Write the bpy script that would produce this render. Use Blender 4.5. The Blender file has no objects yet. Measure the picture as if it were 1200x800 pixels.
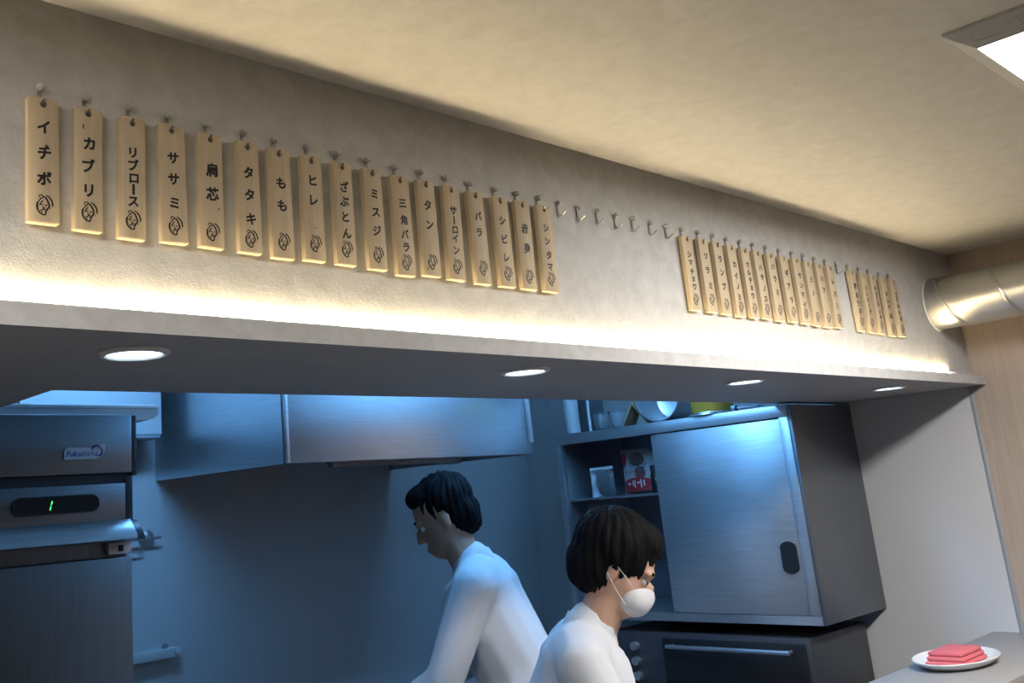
import bpy, bmesh, math, random
from mathutils import Vector, Matrix

random.seed(7)
S = bpy.context.scene
C = S.collection
R = math.radians
PI = math.pi

# ------------------------------------------------------------------ camera
CAM_Z = 1.62
def cam_matrix(yaw, pitch, roll):
    cy, sy, cp, sp = math.cos(yaw), math.sin(yaw), math.cos(pitch), math.sin(pitch)
    f = Vector((sy*cp, cy*cp, sp)); rt = Vector((cy, -sy, 0)); up = rt.cross(f)
    c, s = math.cos(roll), math.sin(roll)
    r2 = rt*c + up*s; u2 = rt*-s + up*c
    m = Matrix((r2, u2, -f)).transposed().to_4x4()
    m.translation = (0, 0, CAM_Z)
    return m
cam_d = bpy.data.cameras.new('camera')
cam = bpy.data.objects.new('camera', cam_d)
C.objects.link(cam)
cam.matrix_world = cam_matrix(R(42.83), R(13.68), R(-4.64))
cam_d.sensor_width = 36
cam_d.lens = 1162.0/1200*36
cam_d.shift_x = (600-475)/1200
cam_d.shift_y = (311-400)/1200
cam_d.clip_start = 0.05
S.camera = cam

# ------------------------------------------------------------------ world, exposure
w = bpy.data.worlds.new('world'); S.world = w; w.use_nodes = True
w.node_tree.nodes['Background'].inputs[0].default_value = (0.5, 0.6, 0.7, 1)
w.node_tree.nodes['Background'].inputs[1].default_value = 0.05
S.view_settings.view_transform = 'Standard'
S.view_settings.look = 'None'
S.view_settings.exposure = 0.0
S.view_settings.gamma = 1.0
S.view_settings.use_curve_mapping = False
S.cycles.use_denoising = True
S.cycles.max_bounces = 8
S.cycles.diffuse_bounces = 5
S.cycles.sample_clamp_indirect = 6.0
S.cycles.caustics_reflective = False
S.cycles.caustics_refractive = False

# light levels (the lamps themselves are built further down as fixtures)
STRIP_COL, STRIP_E = (1.0, 0.80, 0.48), 116.0
PANEL_COL, PANEL_E = (1.0, 0.975, 0.95), 63.0
DOWN_COL, DOWN_E = (0.70, 0.86, 1.0), 9.0
KIT_COL, KIT_E = (0.17, 0.49, 1.0), 34.0

# ------------------------------------------------------------------ materials
def new_mat(name):
    m = bpy.data.materials.new(name); m.use_nodes = True
    nt = m.node_tree; b = nt.nodes['Principled BSDF']
    return m, nt, b
def plain(name, col, rough=0.5, metal=0.0, spec=0.5, trans=0.0, ior=1.45, alpha=1.0):
    m, nt, b = new_mat(name)
    b.inputs['Base Color'].default_value = (*col, 1)
    b.inputs['Roughness'].default_value = rough
    b.inputs['Metallic'].default_value = metal
    b.inputs['Specular IOR Level'].default_value = spec
    b.inputs['Transmission Weight'].default_value = trans
    b.inputs['IOR'].default_value = ior
    b.inputs['Alpha'].default_value = alpha
    # slight uneven tone so that no surface is perfectly flat
    n = nt.nodes.new('ShaderNodeTexNoise'); n.inputs['Scale'].default_value = 35; n.inputs['Detail'].default_value = 3
    tc = nt.nodes.new('ShaderNodeTexCoord'); nt.links.new(tc.outputs['Object'], n.inputs['Vector'])
    mr = nt.nodes.new('ShaderNodeMapRange'); mr.inputs['To Min'].default_value = max(0.0, rough-0.05); mr.inputs['To Max'].default_value = min(1, rough+0.05)
    nt.links.new(n.outputs['Fac'], mr.inputs['Value']); nt.links.new(mr.outputs['Result'], b.inputs['Roughness'])
    return m
def emit(name, col, strength):
    m, nt, b = new_mat(name)
    b.inputs['Base Color'].default_value = (0.8, 0.8, 0.8, 1)
    b.inputs['Emission Color'].default_value = (*col, 1)
    b.inputs['Emission Strength'].default_value = strength
    return m
def ramp(nt, fac, stops):
    r = nt.nodes.new('ShaderNodeValToRGB')
    e = r.color_ramp.elements
    while len(e) < len(stops): e.new(0.5)
    for el, (p, c) in zip(e, stops): el.position = p; el.color = (*c, 1)
    nt.links.new(fac, r.inputs['Fac'])
    return r.outputs['Color']
def noise(nt, vec, scale, detail=4, rough=0.55, dist=0.0):
    n = nt.nodes.new('ShaderNodeTexNoise')
    n.inputs['Scale'].default_value = scale; n.inputs['Detail'].default_value = detail
    n.inputs['Roughness'].default_value = rough; n.inputs['Distortion'].default_value = dist
    nt.links.new(vec, n.inputs['Vector'])
    return n.outputs['Fac']
def mapping(nt, scale=(1,1,1), out='Object'):
    tc = nt.nodes.new('ShaderNodeTexCoord'); mp = nt.nodes.new('ShaderNodeMapping')
    mp.inputs['Scale'].default_value = scale
    nt.links.new(tc.outputs[out], mp.inputs['Vector'])
    return mp.outputs['Vector']
def bump(nt, b, h, strength, dist):
    n = nt.nodes.new('ShaderNodeBump'); n.inputs['Strength'].default_value = strength; n.inputs['Distance'].default_value = dist
    nt.links.new(h, n.inputs['Height']); nt.links.new(n.outputs['Normal'], b.inputs['Normal'])
def mixadd(nt, a, bb, op='ADD'):
    m = nt.nodes.new('ShaderNodeMath'); m.operation = op
    nt.links.new(a, m.inputs[0])
    if isinstance(bb, (int, float)): m.inputs[1].default_value = bb
    else: nt.links.new(bb, m.inputs[1])
    return m.outputs[0]

def wallpaper(name, lo, hi, bs=0.5, bd=0.0012):
    m, nt, b = new_mat(name)
    v = mapping(nt)
    big = noise(nt, v, 22, 6, 0.62, 0.6)
    col = ramp(nt, big, [(0.32, lo), (0.66, hi)])
    nt.links.new(col, b.inputs['Base Color'])
    b.inputs['Roughness'].default_value = 0.75
    b.inputs['Specular IOR Level'].default_value = 0.25
    v2 = mapping(nt, (1.0, 1.0, 1.5))
    fine = noise(nt, v2, 150, 3, 0.6, 1.4)
    mid = noise(nt, v, 45, 3, 0.5, 1.0)
    bump(nt, b, mixadd(nt, fine, mid), bs, bd)
    return m
def wood(name, c0, c1, axis_scale, ringscale, rough=0.55, objrand=False):
    m, nt, b = new_mat(name)
    tc = nt.nodes.new('ShaderNodeTexCoord'); mp = nt.nodes.new('ShaderNodeMapping')
    mp.inputs['Scale'].default_value = axis_scale
    if objrand:
        oi = nt.nodes.new('ShaderNodeObjectInfo')
        ad = nt.nodes.new('ShaderNodeVectorMath'); ad.operation = 'SCALE'; ad.inputs[3].default_value = 7.0
        cmb = nt.nodes.new('ShaderNodeCombineXYZ')
        for i in range(3): nt.links.new(oi.outputs['Random'], cmb.inputs[i])
        nt.links.new(cmb.outputs[0], ad.inputs[0])
        ad2 = nt.nodes.new('ShaderNodeVectorMath'); ad2.operation = 'ADD'
        nt.links.new(tc.outputs['Object'], ad2.inputs[0]); nt.links.new(ad.outputs[0], ad2.inputs[1])
        nt.links.new(ad2.outputs[0], mp.inputs['Vector'])
    else:
        nt.links.new(tc.outputs['Object'], mp.inputs['Vector'])
    f = noise(nt, mp.outputs['Vector'], ringscale, 4, 0.6, 0.4)
    f2 = noise(nt, mp.outputs['Vector'], ringscale*4, 3, 0.6, 0.2)
    s = mixadd(nt, mixadd(nt, f, 0.7, 'MULTIPLY'), mixadd(nt, f2, 0.3, 'MULTIPLY'))
    col = ramp(nt, s, [(0.3, c0), (0.68, c1)])
    nt.links.new(col, b.inputs['Base Color'])
    b.inputs['Roughness'].default_value = rough
    b.inputs['Specular IOR Level'].default_value = 0.3
    bump(nt, b, f2, 0.15, 0.0004)
    return m
def steel(name, col=(0.42, 0.44, 0.46), rough=0.32, streak=(1, 1, 60)):
    m, nt, b = new_mat(name)
    b.inputs['Metallic'].default_value = 0.9
    v = mapping(nt, streak)
    f = noise(nt, v, 6, 4, 0.6)
    c = ramp(nt, f, [(0.25, tuple(x*0.86 for x in col)), (0.75, tuple(min(1, x*1.1) for x in col))])
    nt.links.new(c, b.inputs['Base Color'])
    v2 = mapping(nt)
    sm = noise(nt, v2, 5, 3, 0.6)
    mr = nt.nodes.new('ShaderNodeMapRange'); mr.inputs['To Min'].default_value = rough*0.8; mr.inputs['To Max'].default_value = rough*1.25
    nt.links.new(sm, mr.inputs['Value']); nt.links.new(mr.outputs['Result'], b.inputs['Roughness'])
    return m

M = {}
M['wallpaper'] = wallpaper('grey_mottled_wallpaper', (0.485, 0.48, 0.465), (0.585, 0.58, 0.565), 0.55, 0.0014)
M['ceilpaper'] = wallpaper('cream_mottled_ceiling_paper', (0.60, 0.58, 0.54), (0.67, 0.65, 0.61), 0.2, 0.0008)
M['soffit'] = wood('grey_grain_soffit_board', (0.33, 0.335, 0.345), (0.42, 0.425, 0.435), (3, 30, 30), 3.0, 0.6)
M['woodwall'] = wood('pale_oak_wall_board', (0.39, 0.31, 0.25), (0.485, 0.40, 0.335), (40, 40, 1.6), 2.2, 0.6)
M['whitepanel'] = plain('white_painted_panel', (0.60, 0.595, 0.59), 0.55, spec=0.3)
M['kitwall'] = plain('white_kitchen_wall', (0.62, 0.63, 0.64), 0.45)
M['floor'] = plain('dark_floor_sheet', (0.12, 0.11, 0.10), 0.5)
M['kitfloor'] = plain('grey_kitchen_floor', (0.13, 0.14, 0.155), 0.5)
M['rearwall'] = wood('dark_oak_boards', (0.10, 0.07, 0.05), (0.16, 0.115, 0.08), (40, 40, 1.6), 2.2, 0.6)
M['tag'] = wood('pale_pine', (0.48, 0.38, 0.245), (0.59, 0.48, 0.325), (60, 30, 2.5), 2.0, 0.6, True)
M['ink'] = plain('black_ink', (0.008, 0.007, 0.008), 0.6)
M['knot'] = plain('brown_knot', (0.10, 0.045, 0.015), 0.6)
M['hook'] = plain('satin_steel_hook', (0.33, 0.32, 0.31), 0.38, 0.7)
M['hookhead'] = plain('grey_round_pin_head', (0.52, 0.51, 0.49), 0.4)
M['alum'] = plain('grey_lamp_frame', (0.40, 0.40, 0.40), 0.45, 0.2)
M['trim'] = plain('grey_corner_trim', (0.36, 0.38, 0.41), 0.4, 0.3)
M['duct'] = steel('galvanised_duct_steel', (0.62, 0.61, 0.57), 0.30, (1, 1, 1))
M['steel'] = steel('brushed_stainless', (0.55, 0.58, 0.61), 0.30, (1, 1, 50))
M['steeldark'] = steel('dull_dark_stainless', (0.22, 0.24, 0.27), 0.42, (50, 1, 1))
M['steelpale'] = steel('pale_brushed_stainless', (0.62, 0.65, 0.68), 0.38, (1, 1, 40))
M['fridge'] = steel('brushed_fridge_steel', (0.20, 0.21, 0.225), 0.36, (1, 1, 70))
M['fridgedoor'] = steel('brushed_fridge_door', (0.19, 0.20, 0.21), 0.38, (70, 1, 1))
M['lip'] = steel('satin_lip_steel', (0.50, 0.52, 0.54), 0.45, (1, 1, 40))
M['black'] = plain('black_plastic', (0.012, 0.013, 0.016), 0.35)
M['dark'] = plain('dark_grey_plastic', (0.045, 0.05, 0.06), 0.4)
M['white'] = plain('white_plastic', (0.72, 0.74, 0.75), 0.35)
M['whiteenamel'] = plain('white_enamel', (0.66, 0.68, 0.70), 0.4)
M['led'] = emit('green_led', (0.05, 1.0, 0.12), 1.6)
M['strip'] = emit('warm_led_strip', STRIP_COL, STRIP_E)
M['panel'] = emit('lamp_panel_diffuser', PANEL_COL, PANEL_E)
M['down'] = emit('downlight_diffuser', DOWN_COL, DOWN_E)
M['kit'] = emit('kitchen_lamp_diffuser', KIT_COL, KIT_E)
M['skin'] = plain('skin', (0.50, 0.30, 0.21), 0.55)
M['hair'] = plain('black_hair', (0.005, 0.005, 0.006), 0.7, spec=0.12)
M['coat'] = plain('white_cotton', (0.58, 0.60, 0.63), 0.85)
M['apron'] = plain('dark_trousers', (0.03, 0.03, 0.04), 0.85)
M['maskm'] = plain('white_face_mask', (0.55, 0.55, 0.57), 0.8)
M['glass'] = plain('clear_plastic', (0.9, 0.95, 0.97), 0.08, trans=0.9, ior=1.3)
M['gold'] = plain('gold_lacquered_tin', (0.78, 0.45, 0.07), 0.35, 0.6)
M['card'] = plain('brown_cardboard', (0.33, 0.22, 0.13), 0.8)
M['pink'] = plain('pink_cloth', (0.62, 0.14, 0.16), 0.8)
M['bagwhite'] = plain('white_packet_film', (0.50, 0.50, 0.50), 0.3)
M['bagdark'] = plain('brown_packet_print', (0.14, 0.08, 0.07), 0.35)
M['bagred'] = plain('red_packet_print', (0.42, 0.03, 0.035), 0.35)
M['badgeblue'] = plain('blue_badge_print', (0.02, 0.07, 0.28), 0.3)
M['counter'] = plain('grey_counter_top', (0.33, 0.32, 0.31), 0.45)
M['yellow'] = plain('yellow_star_print', (0.75, 0.5, 0.05), 0.4)

# ------------------------------------------------------------------ mesh helpers
class MB:
    def __init__(self): self.v = []; self.f = []; self.m = []; self.sm = []
    def add(self, vs, fs, mi=0, smooth=False):
        o = len(self.v); self.v += [tuple(x) for x in vs]
        for f in fs: self.f.append([i+o for i in f]); self.m.append(mi); self.sm.append(smooth)
        return self
    def box(self, x0, x1, y0, y1, z0, z1, mi=0):
        v = [(x0,y0,z0),(x1,y0,z0),(x1,y1,z0),(x0,y1,z0),(x0,y0,z1),(x1,y0,z1),(x1,y1,z1),(x0,y1,z1)]
        return self.add(v, [(0,3,2,1),(4,5,6,7),(0,1,5,4),(1,2,6,5),(2,3,7,6),(3,0,4,7)], mi)
    def bbox(self, x0, x1, y0, y1, z0, z1, b=0.004, mi=0):
        bm = bmesh.new(); bmesh.ops.create_cube(bm, size=1)
        bmesh.ops.scale(bm, vec=(x1-x0, y1-y0, z1-z0), verts=bm.verts)
        bmesh.ops.translate(bm, vec=((x0+x1)/2,(y0+y1)/2,(z0+z1)/2), verts=bm.verts)
        bmesh.ops.bevel(bm, geom=bm.edges[:], offset=b, segments=2, affect='EDGES', profile=0.5)
        return self.bm(bm, mi)
    def bm(self, bm, mi=0, smooth=False):
        bm.verts.index_update()
        self.add([v.co[:] for v in bm.verts], [[v.index for v in f.verts] for f in bm.faces], mi, smooth)
        bm.free(); return self
    def tube(self, pts, r, n=8, mi=0, caps=True, closed=False):
        pts = [Vector(p) for p in pts]; rings = []; k = len(pts)
        rs = r if isinstance(r, (list, tuple)) else [r]*k
        prev = None
        for i, p in enumerate(pts):
            a = pts[i-1] if (i > 0 or closed) else p; b = pts[(i+1) % k] if (i < k-1 or closed) else p
            t = (b-a).normalized()
            if prev is None:
                u = t.orthogonal().normalized()
            else:
                u = (prev - t*prev.dot(t)); u = u.normalized() if u.length > 1e-6 else t.orthogonal().normalized()
            prev = u; vv = t.cross(u)
            rings.append([p + (u*math.cos(2*PI*j/n) + vv*math.sin(2*PI*j/n))*rs[i] for j in range(n)])
        vs = [q for ring in rings for q in ring]; fs = []
        for i in range(k if closed else k-1):
            i2 = (i+1) % k
            for j in range(n): fs.append((i*n+j, i*n+(j+1)%n, i2*n+(j+1)%n, i2*n+j))
        if caps and not closed: fs += [tuple(range(n-1,-1,-1)), tuple((k-1)*n+j for j in range(n))]
        return self.add(vs, fs, mi, True)
    def lathe(self, prof, n=24, center=(0,0,0), axis='z', mi=0):
        vs = []; fs = []
        for (r, h) in prof:
            for j in range(n):
                a = 2*PI*j/n; c, s = r*math.cos(a), r*math.sin(a)
                p = {'z': (c, s, h), 'y': (c, h, -s), 'x': (h, c, s)}[axis]
                vs.append((p[0]+center[0], p[1]+center[1], p[2]+center[2]))
        for i in range(len(prof)-1):
            for j in range(n): fs.append((i*n+j, i*n+(j+1)%n, (i+1)*n+(j+1)%n, (i+1)*n+j))
        if prof[0][0] > 1e-6: fs.append(tuple(range(n-1,-1,-1)))
        if prof[-1][0] > 1e-6: fs.append(tuple((len(prof)-1)*n+j for j in range(n)))
        return self.add(vs, fs, mi, True)
    def prism(self, poly, axis, a0, a1, mi=0):
        n = len(poly)
        def P(q, a): return {'x': (a, q[0], q[1]), 'y': (q[0], a, q[1]), 'z': (q[0], q[1], a)}[axis]
        vs = [P(q, a0) for q in poly] + [P(q, a1) for q in poly]
        fs = [tuple(range(n-1,-1,-1)), tuple(range(n, 2*n))] + [(i, (i+1)%n, n+(i+1)%n, n+i) for i in range(n)]
        return self.add(vs, fs, mi)
    def mesh(self, name, mats):
        me = bpy.data.meshes.new(name); me.from_pydata(self.v, [], self.f)
        for m in (mats if isinstance(mats, (list, tuple)) else [mats]): me.materials.append(m)
        for p, mi, s in zip(me.polygons, self.m, self.sm): p.material_index = mi; p.use_smooth = s
        bm = bmesh.new(); bm.from_mesh(me); bmesh.ops.recalc_face_normals(bm, faces=bm.faces); bm.to_mesh(me); bm.free()
        try: me.set_sharp_from_angle(angle=R(40))
        except Exception: pass
        return me
    def build(self, name, mats, parent=None):
        return link(name, self.mesh(name, mats), parent)
def link(name, me, parent=None):
    o = bpy.data.objects.new(name, me); C.objects.link(o)
    if parent: o.parent = parent
    return o
def empty(name, loc=(0,0,0), rz=0.0):
    o = bpy.data.objects.new(name, None); C.objects.link(o); o.location = loc; o.rotation_euler = (0,0,rz)
    o.empty_display_size = 0.05
    return o
def tag(o, label=None, cat=None, group=None, kind=None):
    if label: o['label'] = label
    if cat: o['category'] = cat
    if group: o['group'] = group
    if kind: o['kind'] = kind
    return o
def struct(o, label=None):
    o['kind'] = 'structure'
    if label: o['label'] = label
    return o
def local(o, base):
    """shift a mesh built in world coordinates so that it sits under an Empty at base"""
    o.data.transform(Matrix.Translation(-Vector(base)))
    return o

# ------------------------------------------------------------------ dimensions
WALL_Y = 1.268          # face of the bulkhead wall
LEDGE_Y = 1.229         # front of the ledge
SOF_Z = CAM_Z + 0.2605  # underside of the soffit
LEDGE_T = CAM_Z + 0.2905
SOF_BACK = 1.785
RIGHT_X = 3.88
CEIL_Z = CAM_Z + 0.742
BACK_Y = 3.40
LEFT_X, REAR_Y = -2.3, -2.6
ZR = CAM_Z              # heights below are often written relative to the lens

# ------------------------------------------------------------------ room shell
struct(MB().box(LEFT_X, RIGHT_X, REAR_Y, 1.295, -0.1, 0).build('floor', M['floor']), 'dark floor of the dining side')
struct(MB().box(LEFT_X, RIGHT_X, 1.295, BACK_Y, -0.1, 0).build('floor_kitchen', M['kitfloor']), 'grey kitchen floor')
struct(MB().box(LEFT_X-.1, RIGHT_X+.1, REAR_Y-.1, BACK_Y+.1, CEIL_Z, CEIL_Z+.1).build('ceiling', M['ceilpaper']), 'cream ceiling with mottled paper')
struct(MB().box(RIGHT_X, RIGHT_X+.1, REAR_Y, 1.276, 0, CEIL_Z).build('wall_right', M['woodwall']), 'pale wood grain wall on the right')
struct(MB().box(RIGHT_X, RIGHT_X+.1, 1.290, BACK_Y, 0, CEIL_Z).build('wall_kitchen_right', M['whitepanel']), 'white painted wall inside the kitchen opening')
struct(MB().bbox(RIGHT_X-.004, RIGHT_X+.05, 1.276, 1.290, 0, SOF_Z-.0005, .0015).build('trim_2', M['trim']), 'thin grey vertical trim between wood and white wall')
struct(MB().box(LEFT_X-.1, LEFT_X, REAR_Y, BACK_Y, 0, CEIL_Z).build('wall_left', M['rearwall']), 'dark wood wall on the left')
struct(MB().box(LEFT_X, RIGHT_X, REAR_Y-.1, REAR_Y, 0, CEIL_Z).build('wall_rear', M['rearwall']), 'dark wood wall at the rear of the dining side')
struct(MB().box(LEFT_X, RIGHT_X, BACK_Y, BACK_Y+.1, 0, CEIL_Z).build('wall_back', M['kitwall']), 'white kitchen back wall')
# bulkhead over the opening, with a deeper box at its left end
struct(MB().box(LEFT_X, RIGHT_X, WALL_Y, SOF_BACK, LEDGE_T, CEIL_Z).build('wall_bulkhead', M['wallpaper']), 'grey mottled wallpapered bulkhead wall above the kitchen opening')
struct(MB().box(LEFT_X, 0.745, SOF_BACK, 2.45, SOF_Z, CEIL_Z).build('wall_bulkhead_return', M['soffit']), 'grey boxed return of the bulkhead')
lb = MB()
lb.box(LEFT_X, RIGHT_X, LEDGE_Y, SOF_BACK, SOF_Z, LEDGE_T)
me = lb.mesh('trim_1', [M['wallpaper'], M['soffit']])
for p in me.polygons:
    if p.normal.z < -0.5: p.material_index = 1
struct(link('trim_1', me), 'grey ledge and soffit board along the bulkhead')
# counter under the opening
struct(MB().box(LEFT_X, RIGHT_X, 1.25, 1.34, 0, 1.0095).build('wall_counter', M['whitepanel']), 'low wall below the kitchen opening')
ct = MB().bbox(LEFT_X, RIGHT_X, 1.06, 1.375, 1.01, 1.05, .004).build('counter_top', M['counter'])
tag(ct, 'grey counter top under the kitchen opening', 'counter')

# ------------------------------------------------------------------ LED strip on the ledge
STRIP_END = 3.66
sl = empty('light_strip', (0.5, 1.258, LEDGE_T))
tag(sl, 'glowing warm white light strip lying on the long ledge', 'light strip')
local(MB().bbox(LEFT_X+.05, STRIP_END, 1.2540, 1.2672, LEDGE_T+.0005, LEDGE_T+.0080, .001).build('profile', M['white'], sl), sl.location)
local(MB().box(LEFT_X+.06, STRIP_END-.002, 1.2585, 1.2645, LEDGE_T+.0081, LEDGE_T+.0095).build('light_bar', M['strip'], sl), sl.location)
local(MB().bbox(STRIP_END, STRIP_END+.032, 1.2500, 1.2660, LEDGE_T+.0005, LEDGE_T+.0125, .004).build('end_cap', M['white'], sl), sl.location)

# ------------------------------------------------------------------ ceiling lamps
def ceiling_panel(x0, y0, x1, y1, label):
    t = empty('ceiling_lamp', ((x0+x1)/2, (y0+y1)/2, CEIL_Z)); tag(t, label, 'ceiling lamp', 'long panel lamps on the dining ceiling')
    cx, cy = (x1-x0)/2, (y1-y0)/2; wd, h = 0.040, 0.034
    o = [(-cx,-cy),(cx,-cy),(cx,cy),(-cx,cy)]; i = [(-cx+wd,-cy+wd),(cx-wd,-cy+wd),(cx-wd,cy-wd),(-cx+wd,cy-wd)]
    for k in range(4):
        a, b = o[k], o[(k+1)%4]; c, d = i[(k+1)%4], i[k]
        m = MB()
        v = [(*a,0),(*b,0),(*b,-.006),(*a,-.006),(*c,-h),(*d,-h),(*c,-h+.012),(*d,-h+.012),(*c,0),(*d,0)]
        m.add(v, [(0,1,2,3),(3,2,4,5),(5,4,6,7),(0,3,5,7,9),(1,8,6,4,2),(7,6,8,9),(0,9,8,1)])
        fr = m.build('frame_side', M['alum'], t)
    # pressed outlines and screw heads on the left frame side
    s = Vector((wd, 0, -(h-.006))).normalized(); nrm = Vector((-(h-.006), 0, -wd)).normalized()
    def P(al, ac): # along Y from far corner, across the slope
        return Vector((-cx, cy, -.006)) + Vector((0,-al,0)) + s*ac + nrm*.0004
    d = MB()
    for (al, ac, rr) in ((.10,.020,.0035),(.165,.022,.0035),(.19,.02,.009)):
        d.tube([P(al+rr*math.cos(q*PI/6), ac+rr*math.sin(q*PI/6)) for q in range(12)], .0005, 5, closed=True)
    d.tube([P(.045,.012),P(.038,.02),P(.042,.03),P(.06,.033),P(.085,.033)], .0005, 5)
    d.tube([P(.115,.012),P(.118,.03),P(.14,.036),P(.152,.03),P(.155,.012)], .0005, 5)
    d.build('pressed_marks', M['trim'], t)
    MB().box(-cx+wd, cx-wd, -cy+wd, cy-wd, -h+.010, -h+.003).build('diffuser', M['panel'], t)
    return t
ceiling_panel(1.838, 0.225, 3.06, 0.532, 'white ceiling lamp with grey metal frame in the upper right corner')
ceiling_panel(-1.25, 0.225, -0.028, 0.532, 'unseen white ceiling lamp added over the left part of the dining side')  # second panel, added out of view to light the left wall

# ------------------------------------------------------------------ downlights
for i, (x, lab) in enumerate(((0.700, 'round recessed downlight in the soffit above the refrigerator'),
                              (1.590, 'round recessed downlight in the soffit in front of the range hood'),
                              (2.485, 'round recessed downlight in the soffit before the wall cabinet'),
                              (3.405, 'round recessed downlight in the soffit nearest the wood wall'))):
    t = empty('downlight', (x, 1.372, SOF_Z)); tag(t, lab, 'downlight', 'downlights in the soffit')
    MB().lathe([(.041,-.0005),(.041,-.004),(.044,-.0065),(.050,-.006),(.053,-.003),(.0535,-.0003)], 40).build('rim', M['white'], t)
    MB().lathe([(.0, -.0030),(.030,-.0034),(.0408,-.0026),(.0408,-.0004)], 40).build('diffuser', M['down'], t)

# ------------------------------------------------------------------ spiral duct
DX, DZ, DR = 3.655, CAM_Z+0.538, 0.089
t = empty('exhaust_duct', (DX, WALL_Y, DZ)); tag(t, 'round galvanised steel spiral duct leaving the bulkhead beside the wood wall', 'duct')
L = 2.6; rise = 0.0
MB().lathe([(DR,-.0006),(DR,-L)], 48, axis='y').build('pipe', M['duct'], t)
seam = MB(); pts = []
pitch = 0.176; turns = L/pitch; n = int(turns*36)
for k in range(n+1):
    a = 2*PI*k/36 + PI/2; pts.append((DR*math.cos(a), -.016 - pitch*k/36, DR*math.sin(a)))
pts = [p for p in pts if p[1] > -L+.01]
seam.tube([(x*.992, y, zz*.992) for x, y, zz in pts], .0042, 8)
seam.tube([(x*.996, y-.008, zz*.996) for x, y, zz in pts], .0024, 6)
seam.build('spiral_seam', M['duct'], t)
MB().lathe([(DR+.0005,-.0005),(DR+.0035,-.0005),(DR+.0035,-.0015),(DR+.002,-.003),(DR+.0005,-.004)], 48, axis='y').build('wall_collar', M['white'], t)

# ------------------------------------------------------------------ hooks and wooden menu tags
def F_onY(px, py, Y):
    """photo pixel -> point of the upright plane at depth Y (used once to survey the wall)"""
    d = Vector(((px-475)/1162, -(py-311)/1162, -1.0)); d = cam.matrix_world.to_3x3() @ d
    return Vector((0,0,CAM_Z)) + d*(Y/d.y)

HOOK_L = 0.031
hm = MB(); hm.lathe([(0,.0062),(.003,.0056),(.0052,.0034),(.0062,0),(.0052,-.0034),(.003,-.0056),(0,-.0062)], 14, axis='y')
hook_head = hm.mesh('pin_head', M['hookhead'])
hm = MB()
wp = [(0,.0046,0),(0,.0044,-.006),(0,.0040,-.012),(0,.0036,-.020),(0,.0030,-.0285),(0,.0012,-.0308),(0,-.003,-.0296),(0,-.009,-.0262),(0,-.0145,-.0228)]
# flat wire: two tubes side by side flattened
vs = []; fs = []
for i, p in enumerate(wp):
    a = wp[max(i-1,0)]; b = wp[min(i+1,len(wp)-1)]
    tx = Vector(b)-Vector(a); tx.normalize(); nn = Vector((1,0,0)).cross(tx)
    hw = .0030 if i < 5 else .0020
    for (sx, sn) in ((-1,-1),(1,-1),(1,1),(-1,1)): vs.append(Vector(p) + Vector((sx*hw,0,0)) + nn*sn*.0007)
for i in range(len(wp)-1):
    for j in range(4): fs.append((i*4+j, i*4+(j+1)%4, (i+1)*4+(j+1)%4, (i+1)*4+j))
fs += [(3,2,1,0), tuple((len(wp)-1)*4+j for j in range(4))]
hm.add(vs, fs)
hook_wire = hm.mesh('hook_wire', M['hook'])
def hook(x, z, label, group):
    t = empty('wall_hook', (x, WALL_Y-.0062, z)); tag(t, label, 'hook', group)
    link('pin_head', hook_head, t); link('hook_wire', hook_wire, t)
    return t

TAG_T = 0.0125; TAG_W = 0.0425; HOLE_R = 0.0047
def tag_board(h, wdt):
    """board with chamfered edges and a real hole; origin = hole centre at the back face, +z up, front at -y"""
    top, bot = 0.0105, 0.0105-h; hw = wdt/2; c = .0035
    def outline(ins):
        a = hw-ins; tt = top-ins; bb = bot+ins
        return [(-a+c, tt),(a-c, tt),(a, tt-c),(a, bb+.0012),(a-.0012, bb),(-a+.0012, bb),(-a, bb+.0012),(-a, tt-c)]
    hole = [(HOLE_R*math.cos(2*PI*j/12), HOLE_R*math.sin(2*PI*j/12)) for j in range(12)]
    bm = bmesh.new()
    layers = []
    for ins, y in ((.0012,0),(0,-.0012),(0,-TAG_T+.0016),(.0016,-TAG_T)):
        layers.append([bm.verts.new((p[0], y, p[1])) for p in outline(ins)])
    hb = [bm.verts.new((p[0], 0, p[1])) for p in hole]; hf = [bm.verts.new((p[0], -TAG_T, p[1])) for p in hole]
    for a, b in zip(layers[:-1], layers[1:]):
        for j in range(8): bm.faces.new((a[j], a[(j+1)%8], b[(j+1)%8], b[j]))
    for j in range(12): bm.faces.new((hb[j], hf[j], hf[(j+1)%12], hb[(j+1)%12]))
    for lay, hl in ((layers[0], hb), (layers[-1], hf)):
        ed = []
        for ring in (lay, hl):
            for j in range(len(ring)):
                e = bm.edges.get((ring[j], ring[(j+1)%len(ring)])) or bm.edges.new((ring[j], ring[(j+1)%len(ring)]))
                ed.append(e)
        bmesh.ops.triangle_fill(bm, edges=ed, use_beauty=True)
    return MB().bm(bm)

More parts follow.
